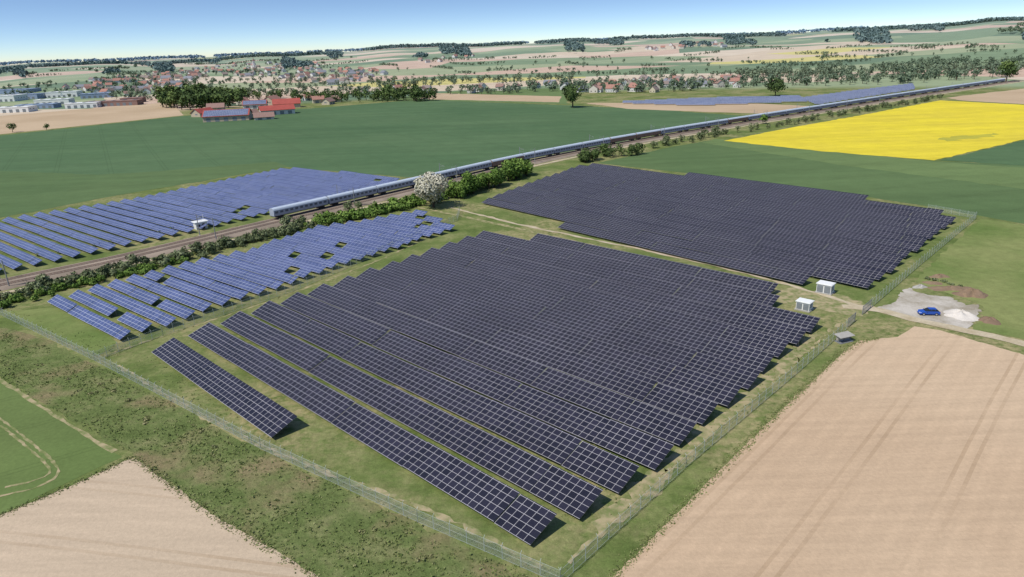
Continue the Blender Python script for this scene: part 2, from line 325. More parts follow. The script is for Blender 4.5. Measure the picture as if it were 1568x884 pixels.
# ------------------------------------------------------------------ solar arrays
def hits(poly, o, d):
    ts = []; n = len(poly); nn = np.array([-d[1], d[0]])
    for k in range(n):
        a = (poly[k]-o) @ nn; b = (poly[(k+1) % n]-o) @ nn
        if (a < 0) != (b < 0):
            p = poly[k]+(poly[(k+1) % n]-poly[k])*a/(a-b); ts.append((p-o) @ d)
    return sorted(ts)
def pvrow(p0, L, d, depth, tilt, zl, mat, mw, posts=True, tabmods=15):
    d3 = Vector((d[0], d[1], 0)); n3 = Vector((-d[1], d[0], 0))
    b = MB(); s = 0; L = max(mw*2, round(L/mw)*mw)
    ucum = random.randint(0, 50)*mw
    while s < L-.1:
        l = min(tabmods*mw, L-s); dz = random.gauss(0, .05); tl = tilt+math.radians(random.gauss(0, .7))
        up = n3*math.cos(tl)+Vector((0, 0, math.sin(tl))); nr = d3.cross(up)
        o = Vector((p0[0], p0[1], zl+dz))+d3*s
        b.obox(o, d3*(l-.1), up*depth, nr*.05, 1, mtop=0, mbot=2, uv=[(ucum, 0.001), (ucum+l, 0.001), (ucum+l, depth-.001), (ucum, depth-.001)])
        if posts:
            for fr in (.22, .78):
                q = o+up*depth*fr-nr*.14
                b.obox(q, d3*(l-.1), up*.07, nr*.13, 1)
            k = .4
            while k < l:
                for fr in (.22, .78):
                    q = o+up*depth*fr+d3*k; b.obox((q.x, q.y, -.1), d3*.1, n3*.1, (0, 0, q.z-.05), 1)
                k += 3.4
        s += l; ucum += l
    return b.obj('solar_panel_row', [mat, M_alu, M_under])
def parray(px, d, start, pitch, depth, tilt, zl, mat, mw, holes=0, **k):
    d = np.array(d)/np.hypot(*d); n = np.array([-d[1], d[0]]); poly = [G(p[0], p[1], zl) for p in px]
    s = G(*start, zl) @ n; mx = max(p @ n for p in poly); mn = min(p @ n for p in poly)
    s -= math.floor((s-mn)/pitch)*pitch
    while s < mx-.5:
        ts = hits(poly, n*(s+.3), d)
        for a, b in zip(ts[::2], ts[1::2]):
            if b-a > 4:
                a += random.uniform(-.3, .3)
                if holes and random.random() < holes and b-a > 20:
                    h = random.uniform(a+6, b-10); g1 = random.uniform(2, 5)
                    pvrow(n*s+d*a, h-a, d, depth, tilt, zl, mat, mw, **k); a = h+g1
                pvrow(n*s+d*a, b-a, d, depth, tilt, zl, mat, mw, **k)
        s += pitch
A = G(285, 513, .7); B = G(803, 830, .7); dm = (B-A)/np.hypot(*(B-A)); T20 = math.radians(20); T18 = math.radians(18)
p0 = G(232, 540, .7); p1 = G(422, 670, .7); pvrow(p0, (p1-p0) @ dm, dm, 5.3, T20, .7, M_pvd, 1.3)
parray([(278, 517), (803, 833), (880, 797), (952, 760), (1249, 503), (1256, 499), (1192, 480), (1178, 468), (1176, 446), (822, 364), (800, 376), (735, 362)], dm, (803, 829), 7.95, 5.5, T18, .75, M_pvd, 1.3)
a0 = G(722, 318, .7); b0 = G(1228, 437, .7)
parray([(722, 316), (1228, 438), (1240, 431), (1332, 442), (1460, 338), (1415, 322), (1180, 284), (905, 255), (880, 258), (800, 286)], b0-a0, (1228, 436), 8.0, 4.2, T18, .7, M_pvd, 1.3)
a1 = G(72, 463, .8); b1 = G(180, 519, .8); db = b1-a1
parray([(70, 464), (181, 521), (250, 500), (440, 436), (520, 408), (545, 400), (600, 382), (690, 352), (640, 326), (560, 340), (475, 352), (440, 366), (410, 374), (385, 386), (350, 392), (280, 407), (200, 428)], db, (180, 518.5), 5.0, 2.95, math.radians(24), .8, M_pvb, 1.65, holes=.2, tabmods=8)
parray([(-120, 445), (0, 418), (150, 386), (340, 344), (420, 324), (500, 306), (615, 283), (600, 272), (435, 259), (360, 274), (200, 307), (0, 338), (-120, 360)], db, (180, 518.5), 5.3, 2.8, math.radians(20), .8, M_pvb, 1.65, holes=.25, posts=False, tabmods=8)
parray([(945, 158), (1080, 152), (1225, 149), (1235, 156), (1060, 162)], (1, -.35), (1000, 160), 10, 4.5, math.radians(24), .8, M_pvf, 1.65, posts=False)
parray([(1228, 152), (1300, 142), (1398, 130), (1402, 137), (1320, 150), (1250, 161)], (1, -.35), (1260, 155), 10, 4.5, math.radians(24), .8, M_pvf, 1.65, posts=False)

# ------------------------------------------------------------------ railway
RC = pathpx([(-160, 478), (0, 438), (200, 395), (420, 342), (640, 290), (800, 252), (950, 222), (1100, 196), (1300, 164), (1400, 148), (1560, 124)], 4)
ribbon('railway_ballast', RC, 10.5, .6, M_ballast, .1, h=.6)
ribbon('service_track', RC, 2.6, .06, M_dirt, .25, off=8.8)
T, Nn = tang(RC)
for off in (-3.0, 1.6):
    for g2 in (-.72, .72):
        ribbon('rail', RC, .09, .78, M_rail, 0, off=off+g2, h=.1)
b = MB()
Lc = np.concatenate([[0], np.cumsum(np.hypot(*np.diff(RC, axis=0).T))])
def at(s): 
    p = np.array([np.interp(s, Lc, RC[:, 0]), np.interp(s, Lc, RC[:, 1])]); q = np.array([np.interp(s+1, Lc, RC[:, 0]), np.interp(s+1, Lc, RC[:, 1])])
    tt = (q-p)/np.hypot(*(q-p)); return p, tt, np.array([tt[1], -tt[0]])
s = 0
while s < 420:
    p, tt, nn = at(s)
    for off in (-3.0, 1.6):
        q = p+nn*(off-1.25)-tt*.12; b.obox((q[0], q[1], .58), (nn[0]*2.5, nn[1]*2.5, 0), (-tt[0]*.24, -tt[1]*.24, 0), (0, 0, .09), 0)
    s += .9
b.obj('railway_sleepers', [M_sleeper])
def mast_mesh():
    b = MB(); b.cyl((0, 0, 0), (0, 0, 8.2), .18, .13, 0, 8); b.box(0, 0, 0, .7, .7, .5, 1)
    b.cyl((0, 0, 6.6), (3.1, 0, 7.0), .05, .04, 0, 6); b.cyl((0, 0, 7.7), (3.1, 0, 7.05), .04, .04, 0, 6); b.cyl((0, 0, 5.9), (2.9, 0, 5.9), .04, .03, 0, 6)
    b.cyl((2.9, 0, 5.9), (2.9, 0, 7.1), .03, .03, 0, 6)
    return b.mesh('catenary_mast', [M_alu, M_conc])
mm = mast_mesh(); s = 25
while s < Lc[-1]-30:
    for side in (-1, 1):
        p, tt, nn = at(s); q = p+nn*(-.7+side*5.4)
        o = link(bpy.data.objects.new('catenary_mast', mm)); o.location = (q[0], q[1], 0)
        o.rotation_euler[2] = math.atan2(-side*nn[1], -side*nn[0])
    s += 60
b = MB()
for off in (-3., 1.6):
    for hz in (5.6, 6.9):
        for s in np.arange(25, Lc[-1]-90, 20):
            p, tt, nn = at(s); p2, _, n2 = at(s+20); q = p+nn*off; r = p2+n2*off; b.cyl((q[0], q[1], hz), (r[0], r[1], hz), .012, .012, 0, 4)
b.obj('overhead_wires', [M_grey])
# train
M_troof = simple('train_roof_mat', c(196, 206, 218), .5, .4, .06, .3)
M_tside = simple('train_side_mat', c(160, 168, 182), .6, .3, .12, .3)
M_tside2 = simple('train_brown_mat', c(140, 116, 100), .7, .3, .12, .3)
M_tdark = simple('train_underframe_mat', c(56, 54, 54), .8)
M_twin = simple('train_window_mat', c(86, 94, 108), .4, .5)
def wagon(L, side):
    b = MB(); prof = [(-1.4, 1.15), (-1.48, 1.5), (-1.48, 3.3), (-1.25, 3.8), (-.7, 4.1), (0, 4.2), (.7, 4.1), (1.25, 3.8), (1.48, 3.3), (1.48, 1.5), (1.4, 1.15)]
    n = len(prof)
    for k in range(n-1):
        (x0, z0), (x1, z1) = prof[k], prof[k+1]; m = 1 if (k < 2 or k > 7) else 0
        b.face([(-L/2, x0, z0), (-L/2, x1, z1), (L/2, x1, z1), (L/2, x0, z0)], m)
    b.face([(L/2, x, z) for x, z in prof][::-1], 1); b.face([(-L/2, x, z) for x, z in prof], 1)
    b.box(0, 0, .9, L, 2.6, .25, 2)
    for k in range(int(L//2.2)):
        x = -L/2+1.2+k*2.2
        for y in (-1.5, 1.5): b.box(x, y, 2.1 if side else 1.4, 1.3 if side else .12, .05, .8 if side else 1.8, 3)
    for x in (-L/2+3, L/2-3):
        b.box(x, 0, .35, 2.9, 2.2, .4, 2)
        for dx in (-.95, .95):
            for y in (-.75, .75): b.cyl((x+dx, y-.07, .45), (x+dx, y+.07, .45), .45, .45, 2, 12)
    return b
tr = link(bpy.data.objects.new('railway_train', None))
wm = [wagon(24.6, 1).mesh('wagon', [M_troof, M_tside, M_tdark, M_twin]), wagon(24.6, 0).mesh('wagon', [M_troof, M_tside2, M_tdark, M_twin])]
p = G(418, 341); s0 = Lc[np.argmin(np.hypot(*(RC-p).T))]; k = 0
s = s0+12.5
while s < Lc[-1]-30:
    q, tt, nn = at(s); q = q+nn*(-3.0)
    o = link(bpy.data.objects.new('wagon_%d' % (k+1), wm[1 if k in (5, 9, 10, 14) else 0]), tr); o.location = (q[0], q[1], .88); o.rotation_euler[2] = math.atan2(tt[1], tt[0])
    s += 25.3; k += 1

# ------------------------------------------------------------------ vegetation
def unit(n):
    v = R.normal(size=(n, 3)); return v/np.linalg.norm(v, axis=1)[:, None]
def cones(P0, P1, R0, R1, n=5):
    d = P1-P0; d /= np.linalg.norm(d, axis=1)[:, None]; ref = np.tile([1., 0, 0], (len(d), 1)); a = np.cross(d, ref); a /= np.linalg.norm(a, axis=1)[:, None]+1e-9; b = np.cross(d, a)
    vs = []
    for Pp, Rr in ((P0, R0), (P1, R1)):
        for k in range(n):
            t = 2*math.pi*k/n; vs.append(Pp+(a*math.cos(t)+b*math.sin(t))*Rr[:, None])
    V = np.stack(vs, 1); N = len(d); base = (np.arange(N)*2*n)[:, None, None]
    f = np.array([[k, (k+1) % n, n+(k+1) % n, n+k] for k in range(n)])[None]
    return V.reshape(-1, 3), (base+f).reshape(-1, 4)
def mass(name, Pt, cards, cs, mat, trunk=True, limbs=0, lobes=7, low=.22, parent=None, tb=None):
    Pt = np.asarray(Pt, float); N = len(Pt); h = Pt[:, 3]; w = Pt[:, 4]
    zc = Pt[:, 2]+h*(1+low)/2; hz = h*(1-low)/2
    lc = unit(N*lobes).reshape(N, lobes, 3)*R.uniform(.3, .62, (N, lobes, 1))
    lr = R.uniform(.36, .6, (N, lobes)); lt = R.uniform(.2, .75, (N, lobes))
    li = R.integers(0, lobes, (N, cards)); ii = np.arange(N)[:, None]
    d = unit(N*cards).reshape(N, cards, 3); d[..., 2] = np.where(R.random((N, cards)) < .3, np.abs(d[..., 2]), d[..., 2])
    fr = R.uniform(.35, 1.08, (N, cards, 1))**.5
    q = lc[ii, li]+d*lr[ii, li][..., None]*fr
    C = np.stack([Pt[:, 0], Pt[:, 1], zc], 1)[:, None]+q*np.stack([w/2, w/2, hz], 1)[:, None]
    nr = d+unit(N*cards).reshape(N, cards, 3)*.55; nr /= np.linalg.norm(nr, axis=-1, keepdims=True)
    t = np.cross(nr, unit(N*cards).reshape(N, cards, 3)); t /= np.linalg.norm(t, axis=-1, keepdims=True)+1e-9; bt = np.cross(nr, t)
    sz = (w[:, None]*cs*R.uniform(.55, 1.3, (N, cards)))[..., None]; s2 = sz*R.uniform(.6, 1., (N, cards, 1))
    V = np.stack([C-t*sz, C-bt*s2, C+t*sz*.9, C+bt*s2], 2).reshape(-1, 3)
    F = np.arange(N*cards*4).reshape(-1, 4)
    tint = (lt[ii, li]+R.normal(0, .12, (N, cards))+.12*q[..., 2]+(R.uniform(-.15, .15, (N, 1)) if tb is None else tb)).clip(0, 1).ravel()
    mi = np.zeros(len(F), int); mats = [mat]
    if trunk:
        mats = [mat, M_bark]
        P0 = Pt[:, :3].copy(); P0[:, 2] -= .3; P1 = Pt[:, :3].copy(); P1[:, 2] += h*.62
        ps = [(P0, P1, h*.032, h*.012)]
        for k in range(limbs):
            kk = k % lobes; A0 = Pt[:, :3].copy(); A0[:, 2] += h*R.uniform(.22, .45, N)
            A1 = np.stack([Pt[:, 0], Pt[:, 1], zc], 1)+lc[:, kk]*np.stack([w/2, w/2, hz], 1); ps.append((A0, A1, h*.014, h*.004))
        for (a, b_, r0, r1) in ps:
            v, f = cones(a, b_, r0, r1); F = np.vstack([F, f+len(V)]); V = np.vstack([V, v]); mi = np.concatenate([mi, np.ones(len(f), int)]); tint = np.concatenate([tint, np.zeros(len(f))])
    return npmesh(name, V, F, mats, mi, tint, parent)
def pz(x, y): return float(tz(x, y))
def tree(name, px, py, h, w, mat=M_leaf, cards=1500, cs=.035, low=.18, tb=None):
    p = G(px, py); return mass(name, [(p[0], p[1], 0, h, w)], cards, cs, mat, True, 6, 11, low, tb=tb)
def along(px, n, off, hr, wr=(.8, 1.2)):
    W = smooth_path([G(*p) for p in px], 20); L = np.concatenate([[0], np.cumsum(np.hypot(*np.diff(W, axis=0).T))]); out = []
    for k in range(n):
        s = R.uniform(0, L[-1]); h = R.uniform(*hr)
        x = np.interp(s, L, W[:, 0])+R.normal(0, off); y = np.interp(s, L, W[:, 1])+R.normal(0, off); out.append((x, y, 0, h, h*R.uniform(*wr)))
    return out
def inpoly(px, n, hr, wr=(.8, 1.15), dens=None):
    px = np.array(px, float); lo = px.min(0); hi = px.max(0); out = []
    while len(out) < n:
        x, y = R.uniform(lo, hi); ins = False; m = len(px); j = m-1
        for i in range(m):
            if (px[i][1] > y) != (px[j][1] > y) and x < (px[j][0]-px[i][0])*(y-px[i][1])/(px[j][1]-px[i][1])+px[i][0]: ins = not ins
            j = i
        if ins:
            p = GT(x, y); h = R.uniform(*hr); out.append((p[0], p[1], pz(*p), h, h*R.uniform(*wr)))
    return out
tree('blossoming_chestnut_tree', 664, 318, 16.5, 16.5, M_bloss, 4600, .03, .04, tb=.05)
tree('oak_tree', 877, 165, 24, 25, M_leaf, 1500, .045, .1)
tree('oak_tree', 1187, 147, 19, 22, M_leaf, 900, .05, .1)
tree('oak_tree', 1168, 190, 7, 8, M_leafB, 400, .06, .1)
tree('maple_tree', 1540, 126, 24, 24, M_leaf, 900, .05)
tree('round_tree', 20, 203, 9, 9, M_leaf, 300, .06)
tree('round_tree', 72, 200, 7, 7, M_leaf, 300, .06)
mass('hedge', along([(690, 306), (730, 293), (770, 280), (803, 268)], 50, 1.6, (7, 10), (.8, 1.1)), 480, .055, M_leafB, True, 3, low=-.02)
mass('hedge', along([(893, 250), (930, 240), (972, 238)], 26, 1.8, (5, 8.5)), 300, .06, M_leaf, low=-.02)
mass('hedge', along([(1000, 228), (1050, 218), (1110, 207), (1180, 196), (1260, 182), (1330, 170), (1400, 158), (1440, 150)], 120, 2.2, (2.5, 6)), 130, .08, M_leafD, low=-.02)
mass('hedge', along([(470, 346), (540, 335), (600, 322), (650, 310), (690, 303)], 150, 2.6, (1.6, 4.2), (1, 1.5)), 160, .09, M_leafB, False, low=-.1)
mass('hedge', along([(-60, 478), (0, 462), (60, 446), (150, 426), (230, 408), (330, 384), (440, 356), (475, 348)], 160, 1.8, (1.4, 3.6), (1, 1.5)), 200, .08, M_leafD, False, low=-.1)
mass('hedge', along([(-60, 485), (0, 470), (60, 452), (130, 436), (200, 420), (280, 402)], 90, 1.6, (1., 2.4), (1.1, 1.9)), 180, .09, M_leafB, False, low=-.1)
mass('shrub', [(*G(x, y), 0, h, h*1.15) for x, y, h in [(72, 440, 4.6), (165, 422, 4), (210, 410, 4.6), (300, 388, 4.4), (345, 380, 4.6), (395, 368, 4), (440, 352, 5.5), (460, 348, 5), (535, 325, 5), (550, 322, 4), (1020, 222, 6), (1095, 206, 6)]], 500, .055, M_leafD, True, 2, low=.02)
mass('hedge', along([(20, 402), (150, 378), (280, 352), (360, 335)], 30, 1., (.8, 1.8), (1, 1.6)), 60, .12, M_leafD, False, low=-.1)
# tree masses further out
mass('woodland', inpoly([(242, 162), (245, 152), (285, 147), (345, 150), (385, 156), (370, 165), (300, 169), (262, 170)], 95, (15, 25)), 200, .075, M_leaf, low=.04)
mass('woodland', inpoly([(565, 156), (600, 149), (662, 152), (664, 156), (600, 156)], 38, (12, 19)), 170, .075, M_leaf, low=.04)
mass('farm_trees', inpoly([(340, 152), (520, 148), (600, 150), (600, 157), (480, 160), (400, 156)], 60, (7, 15)), 130, .08, M_leaf, low=.05)
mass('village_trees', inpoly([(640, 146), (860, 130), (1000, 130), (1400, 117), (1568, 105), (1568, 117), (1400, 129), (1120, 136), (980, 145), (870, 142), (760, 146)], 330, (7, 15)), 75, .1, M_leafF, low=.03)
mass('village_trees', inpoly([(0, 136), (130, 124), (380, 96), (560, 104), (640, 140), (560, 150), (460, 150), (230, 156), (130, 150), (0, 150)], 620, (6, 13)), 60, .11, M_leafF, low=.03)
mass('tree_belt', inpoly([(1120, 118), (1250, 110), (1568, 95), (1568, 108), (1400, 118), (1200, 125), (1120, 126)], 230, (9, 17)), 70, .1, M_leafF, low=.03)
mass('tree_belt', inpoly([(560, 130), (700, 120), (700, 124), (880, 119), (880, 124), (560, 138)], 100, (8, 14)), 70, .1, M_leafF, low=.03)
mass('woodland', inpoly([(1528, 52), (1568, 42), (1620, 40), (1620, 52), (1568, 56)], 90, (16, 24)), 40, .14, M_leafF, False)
def hedges(n, pxpoly, hr, m=(6, 26)):
    out = []
    for s_ in inpoly(pxpoly, n, (1, 1)):
        th = R.choice([.5, 2.05])+R.normal(0, .12); k = R.integers(*m); sp_ = R.uniform(5, 9)
        for q in range(k):
            x = s_[0]+math.cos(th)*sp_*q+R.normal(0, 1.5); y = s_[1]+math.sin(th)*sp_*q+R.normal(0, 1.5); h = R.uniform(*hr); out.append((x, y, pz(x, y), h, h*R.uniform(.8, 1.4)))
    return out
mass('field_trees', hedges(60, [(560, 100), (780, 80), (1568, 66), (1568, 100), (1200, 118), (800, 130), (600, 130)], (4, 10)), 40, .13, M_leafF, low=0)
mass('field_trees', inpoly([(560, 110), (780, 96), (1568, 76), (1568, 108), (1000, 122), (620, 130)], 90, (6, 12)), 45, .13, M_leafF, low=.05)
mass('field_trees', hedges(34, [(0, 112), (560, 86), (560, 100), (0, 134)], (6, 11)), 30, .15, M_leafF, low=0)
# forest on the ridges
def polar(a0, a1, r0, r1, n, hr, thr, f=1.):
    out = []
    while len(out) < n:
        a = R.uniform(a0, a1); r = R.uniform(r0, r1); q = math.sin(a*.9*f+r*.0021)+math.sin(a*.37*f-r*.0013+2)+.5*math.sin(a*2.3*f)
        if q > thr:
            x = r*math.sin(math.radians(a)); y = r*math.cos(math.radians(a)); h = R.uniform(*hr); out.append((x, y, pz(x, y), h, h*R.uniform(1., 1.5)))
    return out
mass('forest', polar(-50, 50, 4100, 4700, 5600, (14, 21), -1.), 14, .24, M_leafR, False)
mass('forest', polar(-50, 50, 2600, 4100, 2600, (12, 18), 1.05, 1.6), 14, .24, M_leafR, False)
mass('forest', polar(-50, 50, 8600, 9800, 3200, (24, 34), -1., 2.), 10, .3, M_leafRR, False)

# rough grass tufts near the drone
def wpoly(px, n, hr, wr):
    W = np.array([G(*p) for p in px]); lo = W.min(0); hi = W.max(0); Q = R.uniform(lo, hi, (n*4, 2)); ins = np.zeros(len(Q), bool); j = len(W)-1
    for i in range(len(W)):
        c1 = (W[i, 1] > Q[:, 1]) != (W[j, 1] > Q[:, 1]); xx = (W[j, 0]-W[i, 0])*(Q[:, 1]-W[i, 1])/(W[j, 1]-W[i, 1]+1e-12)+W[i, 0]; ins ^= c1 & (Q[:, 0] < xx); j = i
    Q = Q[ins]
    k = np.sin(Q[:, 0]*.35+np.sin(Q[:, 1]*.2)*2)+np.sin(Q[:, 1]*.41+Q[:, 0]*.13)+R.normal(0, 1.3, len(Q)); Q = Q[k > 0][:n]
    h = R.uniform(*hr, len(Q)); return np.column_stack([Q, np.zeros(len(Q)), h, h*R.uniform(*wr, len(Q))])
verge = [(0, 505), (150, 560), (400, 690), (640, 802), (850, 900), (520, 905), (330, 792), (208, 700), (0, 580)]
mass('rough_grass', wpoly(verge, 15000, (.1, .36), (1., 2.)), 6, .24, M_tuft, False, low=-.3)
mass('rough_grass', wpoly([(0, 470), (180, 525), (235, 548), (430, 680), (800, 850), (860, 870), (1310, 500), (1260, 500), (840, 800), (1000, 800), (640, 1000), (150, 552)], 9000, (.08, .24), (1.2, 2.4)), 5, .26, M_tuft, False, low=-.3)
for e_, n_ in (([(900, 925), (925, 898), (1100, 722), (1225, 600), (1300, 532), (1345, 518)], 3600), ([(0, 790), (130, 735), (190, 706), (207, 702), (250, 734), (330, 790), (490, 884)], 2000)):
    mass('field_edge_grass', [(a_[0], a_[1], 0, a_[3], a_[4]) for a_ in along(e_, n_, .45, (.05, .16), (1.6, 3.4))], 5, .28, M_tuft, False, low=-.4, tb=.15)
mass('weed_shrubs', [(*G(x+R.normal(0, 10), y+R.normal(0, 6)), 0, R.uniform(.2, .6), R.uniform(.6, 1.8)) for x, y in [(140, 600), (190, 612), (230, 640), (60, 560), (300, 660), (560, 820), (650, 850), (240, 720), (120, 590), (420, 770), (330, 690)] for _ in range(3)], 70, .12, M_tuft, False, low=-.3, tb=.35)

# ------------------------------------------------------------------ fence
t = NT('chain_link_mat', .5, .4); t.b.inputs['Base Color'].default_value = c(170, 178, 170)
uv = t.n.new('ShaderNodeUVMap').outputs[0]; sx = t.n.new('ShaderNodeSeparateXYZ'); t.l.new(uv, sx.inputs[0])
aa_ = t.ma('FRACT', t.ma('MULTIPLY', t.ma('ADD', sx.outputs[0], sx.outputs[1]), 12)); bb_ = t.ma('FRACT', t.ma('MULTIPLY', t.ma('SUBTRACT', sx.outputs[0], sx.outputs[1]), 12))
t.l.new(t.ma('MAXIMUM', t.ma('LESS_THAN', aa_, .12), t.ma('LESS_THAN', bb_, .12)), t.b.inputs['Alpha']); M_link = t.m
M_post = simple('fence_post_mat', c(182, 190, 184), .5, .4)
def fence(px):
    b = MB(); pts = [G(*p) for p in px]; u = 0
    for a, e in zip(pts[:-1], pts[1:]):
        L = np.hypot(*(e-a)); d = (e-a)/L; n = max(1, round(L/2.6))
        for k in range(n+1):
            q = a+d*L*k/n; b.cyl((q[0], q[1], 0), (q[0], q[1], 2.1), .04, .04, 1, 6)
            q2 = q+np.array([-d[1], d[0]])*.25; b.cyl((q[0], q[1], 2.1), (q2[0], q2[1], 2.4), .03, .03, 1, 4)
        b.face([(a[0], a[1], .05), (e[0], e[1], .05), (e[0], e[1], 2.05), (a[0], a[1], 2.05)], 0, [(u, 0), (u+L, 0), (u+L, 2), (u, 2)])
        for hz in (.1, 1.05, 2.04): b.cyl((a[0], a[1], hz), (e[0], e[1], hz), .015, .015, 1, 4)
        u += L
    b.obj('chain_link_fence', [M_link, M_post])
fence([(-60, 455), (0, 482), (146, 553)]); fence([(146, 553), (400, 688), (640, 800), (858, 895)]); fence([(858, 895), (1050, 716), (1220, 572), (1295, 505)])
fence([(1335, 470), (1410, 405), (1494, 335), (1420, 322)]); fence([(146, 553), (250, 514), (450, 446), (700, 338), (704, 325)])

# ------------------------------------------------------------------ kiosks, hut, car, mounds
def kiosk(px, py, rz, w=3.4, l=2.6, h=2.5):
    p = G(px, py); e = link(bpy.data.objects.new('transformer_kiosk', None)); e.location = (p[0], p[1], 0); e.rotation_euler[2] = rz
    def part(n, f, m): b = MB(); f(b); b.obj(n, [m], e)
    part('plinth', lambda b: b.box(0, 0, -.1, w+.5, l+.5, .35, 0), M_conc)
    part('walls', lambda b: b.box(0, 0, .25, w, l, h, 0), M_white)
    def rf(b):
        z = .25+h; b.obox((-w/2-.2, -l/2-.2, z), (w+.4, 0, 0), (0, l+.4, 0), (0, 0, .14), 0)
        b.obox((-w/2, -l/2, z+.14), (w, 0, 0), (0, l, 0), (0, 0, .08), 0)
    part('roof', rf, M_white)
    def dr(b):
        for x in (-w/4, w/4): b.box(x, -l/2-.02, .35, w/2-.25, .06, h-.4, 0)
    part('doors', dr, M_grey)
    def lv(b):
        for sx_ in (-1, 1):
            for k in range(5): b.box(sx_*(w/2+.02), 0, .8+k*.25, .06, l*.6, .1, 0)
    part('louvres', lv, M_grey)
kiosk(1263, 448, math.radians(-43), h=2.1); kiosk(1231, 474, math.radians(-43), 3, 2.4, 1.8)
p = G(308, 350); b = MB()
b.box(0, 0, 0, 4, 3, 2.6, 0); b.obox((-2.5, -2, 2.6), (5, 0, 0), (0, 4, 0), (0, 0, .2), 0); b.box(.6, -1.52, .05, .9, .05, 2, 1); b.box(-1.1, -1.52, 1.1, 1, .05, .8, 1); b.cyl((1.8, 1.3, 2.8), (1.8, 1.3, 5), .08, .06, 0)
b.obj('signal_hut', [M_white, M_dark], loc=(p[0], p[1], 0), rz=math.radians(42))
p = G(1292, 523); b = MB()
for x in (-1.5, 0, 1.5):
    b.box(x, 0, 0, .12, .12, 1.2, 1)
b.box(0, 0, 0, 3.4, 1.8, .12, 1); b.box(0, .3, .4, 3.2, .5, .9, 0); b.obox((-1.9, -.9, 1.3), (3.8, 0, 0), (0, 2, .25), (0, 0, .07), 0)
b.obj('inverter_shelter', [M_conc, M_alu], loc=(p[0], p[1], 0), rz=math.radians(20))
# gate
p = G(1297, 502); q = G(1333, 471); b = MB(); L = np.hypot(*(q-p))
for k in range(2):
    x0 = .1 if k == 0 else L*.62; x1 = L*.3 if k == 0 else L-.1
    for x in (x0, x1): b.box(x, 0, 0, .12, .12, 2.2, 0)
    for hz in (.2, 1.1, 2.05): b.obox((x0, -.03, hz), (x1-x0, 0, 0), (0, .06, 0), (0, 0, .06), 0)
    for x in np.arange(x0, x1, .22): b.obox((x, -.015, .2), (.03, 0, 0), (0, .03, 0), (0, 0, 1.9), 0)
b.obj('entrance_gate', [M_alu], loc=(p[0], p[1], 0), rz=math.atan2(q[1]-p[1], q[0]-p[0]))
def mound(name, px, py, r, h, mat, ex=1.5):
    p = G(px, py); n = 14; m = 26; V = []; F = []
    ph = R.uniform(0, 6, 4)
    for i in range(n+1):
        for j in range(m):
            a = 2*math.pi*j/m; rad = r*i/n*(1+.22*math.sin(2*a+ph[0])+.12*math.sin(5*a+ph[1])); t_ = i/n
            z = h*(1-t_*t_)**1.2*(1+.3*math.sin(a*3+ph[2]+t_*5))+R.normal(0, h*.07)*(t_ < .95)-.05*t_
            V.append((p[0]+rad*ex*math.cos(a), p[1]+rad*math.sin(a)+0, z))
    for i in range(n):
        for j in range(m): F.append((i*m+j, (i+1)*m+j, (i+1)*m+(j+1) % m, i*m+(j+1) % m))
    npmesh(name, V, F, [mat])
M_earth = soil('earth_mat', c(134, 112, 94), c(160, 140, 114), (1, 0, 0))
mound('gravel_heap', 1470, 484, 3.0, 1.1, M_wgravel, 1.2); mound('earth_mound', 1486, 452, 2.6, 1.3, M_earth, 1.3); mound('earth_mound', 1438, 424, 1.6, .6, M_earth); mound('earth_mound', 1514, 492, 2., .8, M_earth, 1.2)
mound('rubble_pile', 1408, 440, 1.2, .6, M_conc); mound('rubble_pile', 1428, 434, 1.6, .4, M_earth); mound('earth_mound', 1455, 442, 2.4, .5, M_earth, 2.)
mass('weed_shrubs', [(*G(x, y), 0, .6, 2.) for x, y in [(1432, 430), (1455, 436), (1470, 440), (1500, 455), (1420, 428), (1445, 432)]], 90, .1, M_leafD, False, low=-.2)
# car
M_blue = simple('blue_car_paint_mat', c(40, 84, 176), .3, .5, .03); M_tyre = simple('tyre_mat', c(34, 34, 36), .9); M_hub = simple('alloy_mat', c(170, 172, 176), .4)
M_lamp = simple('lamp_mat', c(230, 230, 224), .3); M_tail = simple('tail_lamp_mat', c(170, 24, 20), .3)
p = G(1421, 482); car = link(bpy.data.objects.new('parked_car', None)); car.location = (p[0], p[1], .07); car.rotation_euler[2] = math.radians(172)
def prism(name, prof, y0, y1, prof2, mat, bev=.05):
    b = MB(); n = len(prof); L = [(x, -y0, z) for x, z in prof]; Rr = [(x, y0, z) for x, z in prof]
    b.v = L+Rr; b.f = [tuple(range(n)), tuple(range(2*n-1, n-1, -1))]+[(k, n+k, n+(k+1) % n, (k+1) % n) for k in range(n)]; b.m = [0]*len(b.f); b.uv = [None]*len(b.f)
    if prof2: b.v = [(x, y*(y1/y0 if z > 1.15 else 1), z) for x, y, z in b.v]
    o = b.obj(name, [mat], car)
    if bev: md = o.modifiers.new('b', 'BEVEL'); md.width = bev; md.segments = 3; md.limit_method = 'ANGLE'
    return o
prism('body', [(-2.1, .3), (-2.15, .62), (-2.08, .9), (-1.75, .98), (.85, .98), (1.85, .84), (2.12, .66), (2.15, .32)], .88, .88, False, M_blue, .08)
prism('greenhouse', [(-1.95, .96), (-1.5, 1.4), (.15, 1.43), (1.0, .96)], .80, .66, True, M_dark, .04)
prism('roof', [(-1.48, 1.405), (-1.35, 1.47), (.02, 1.49), (.18, 1.425)], .66, .64, True, M_blue, .02)
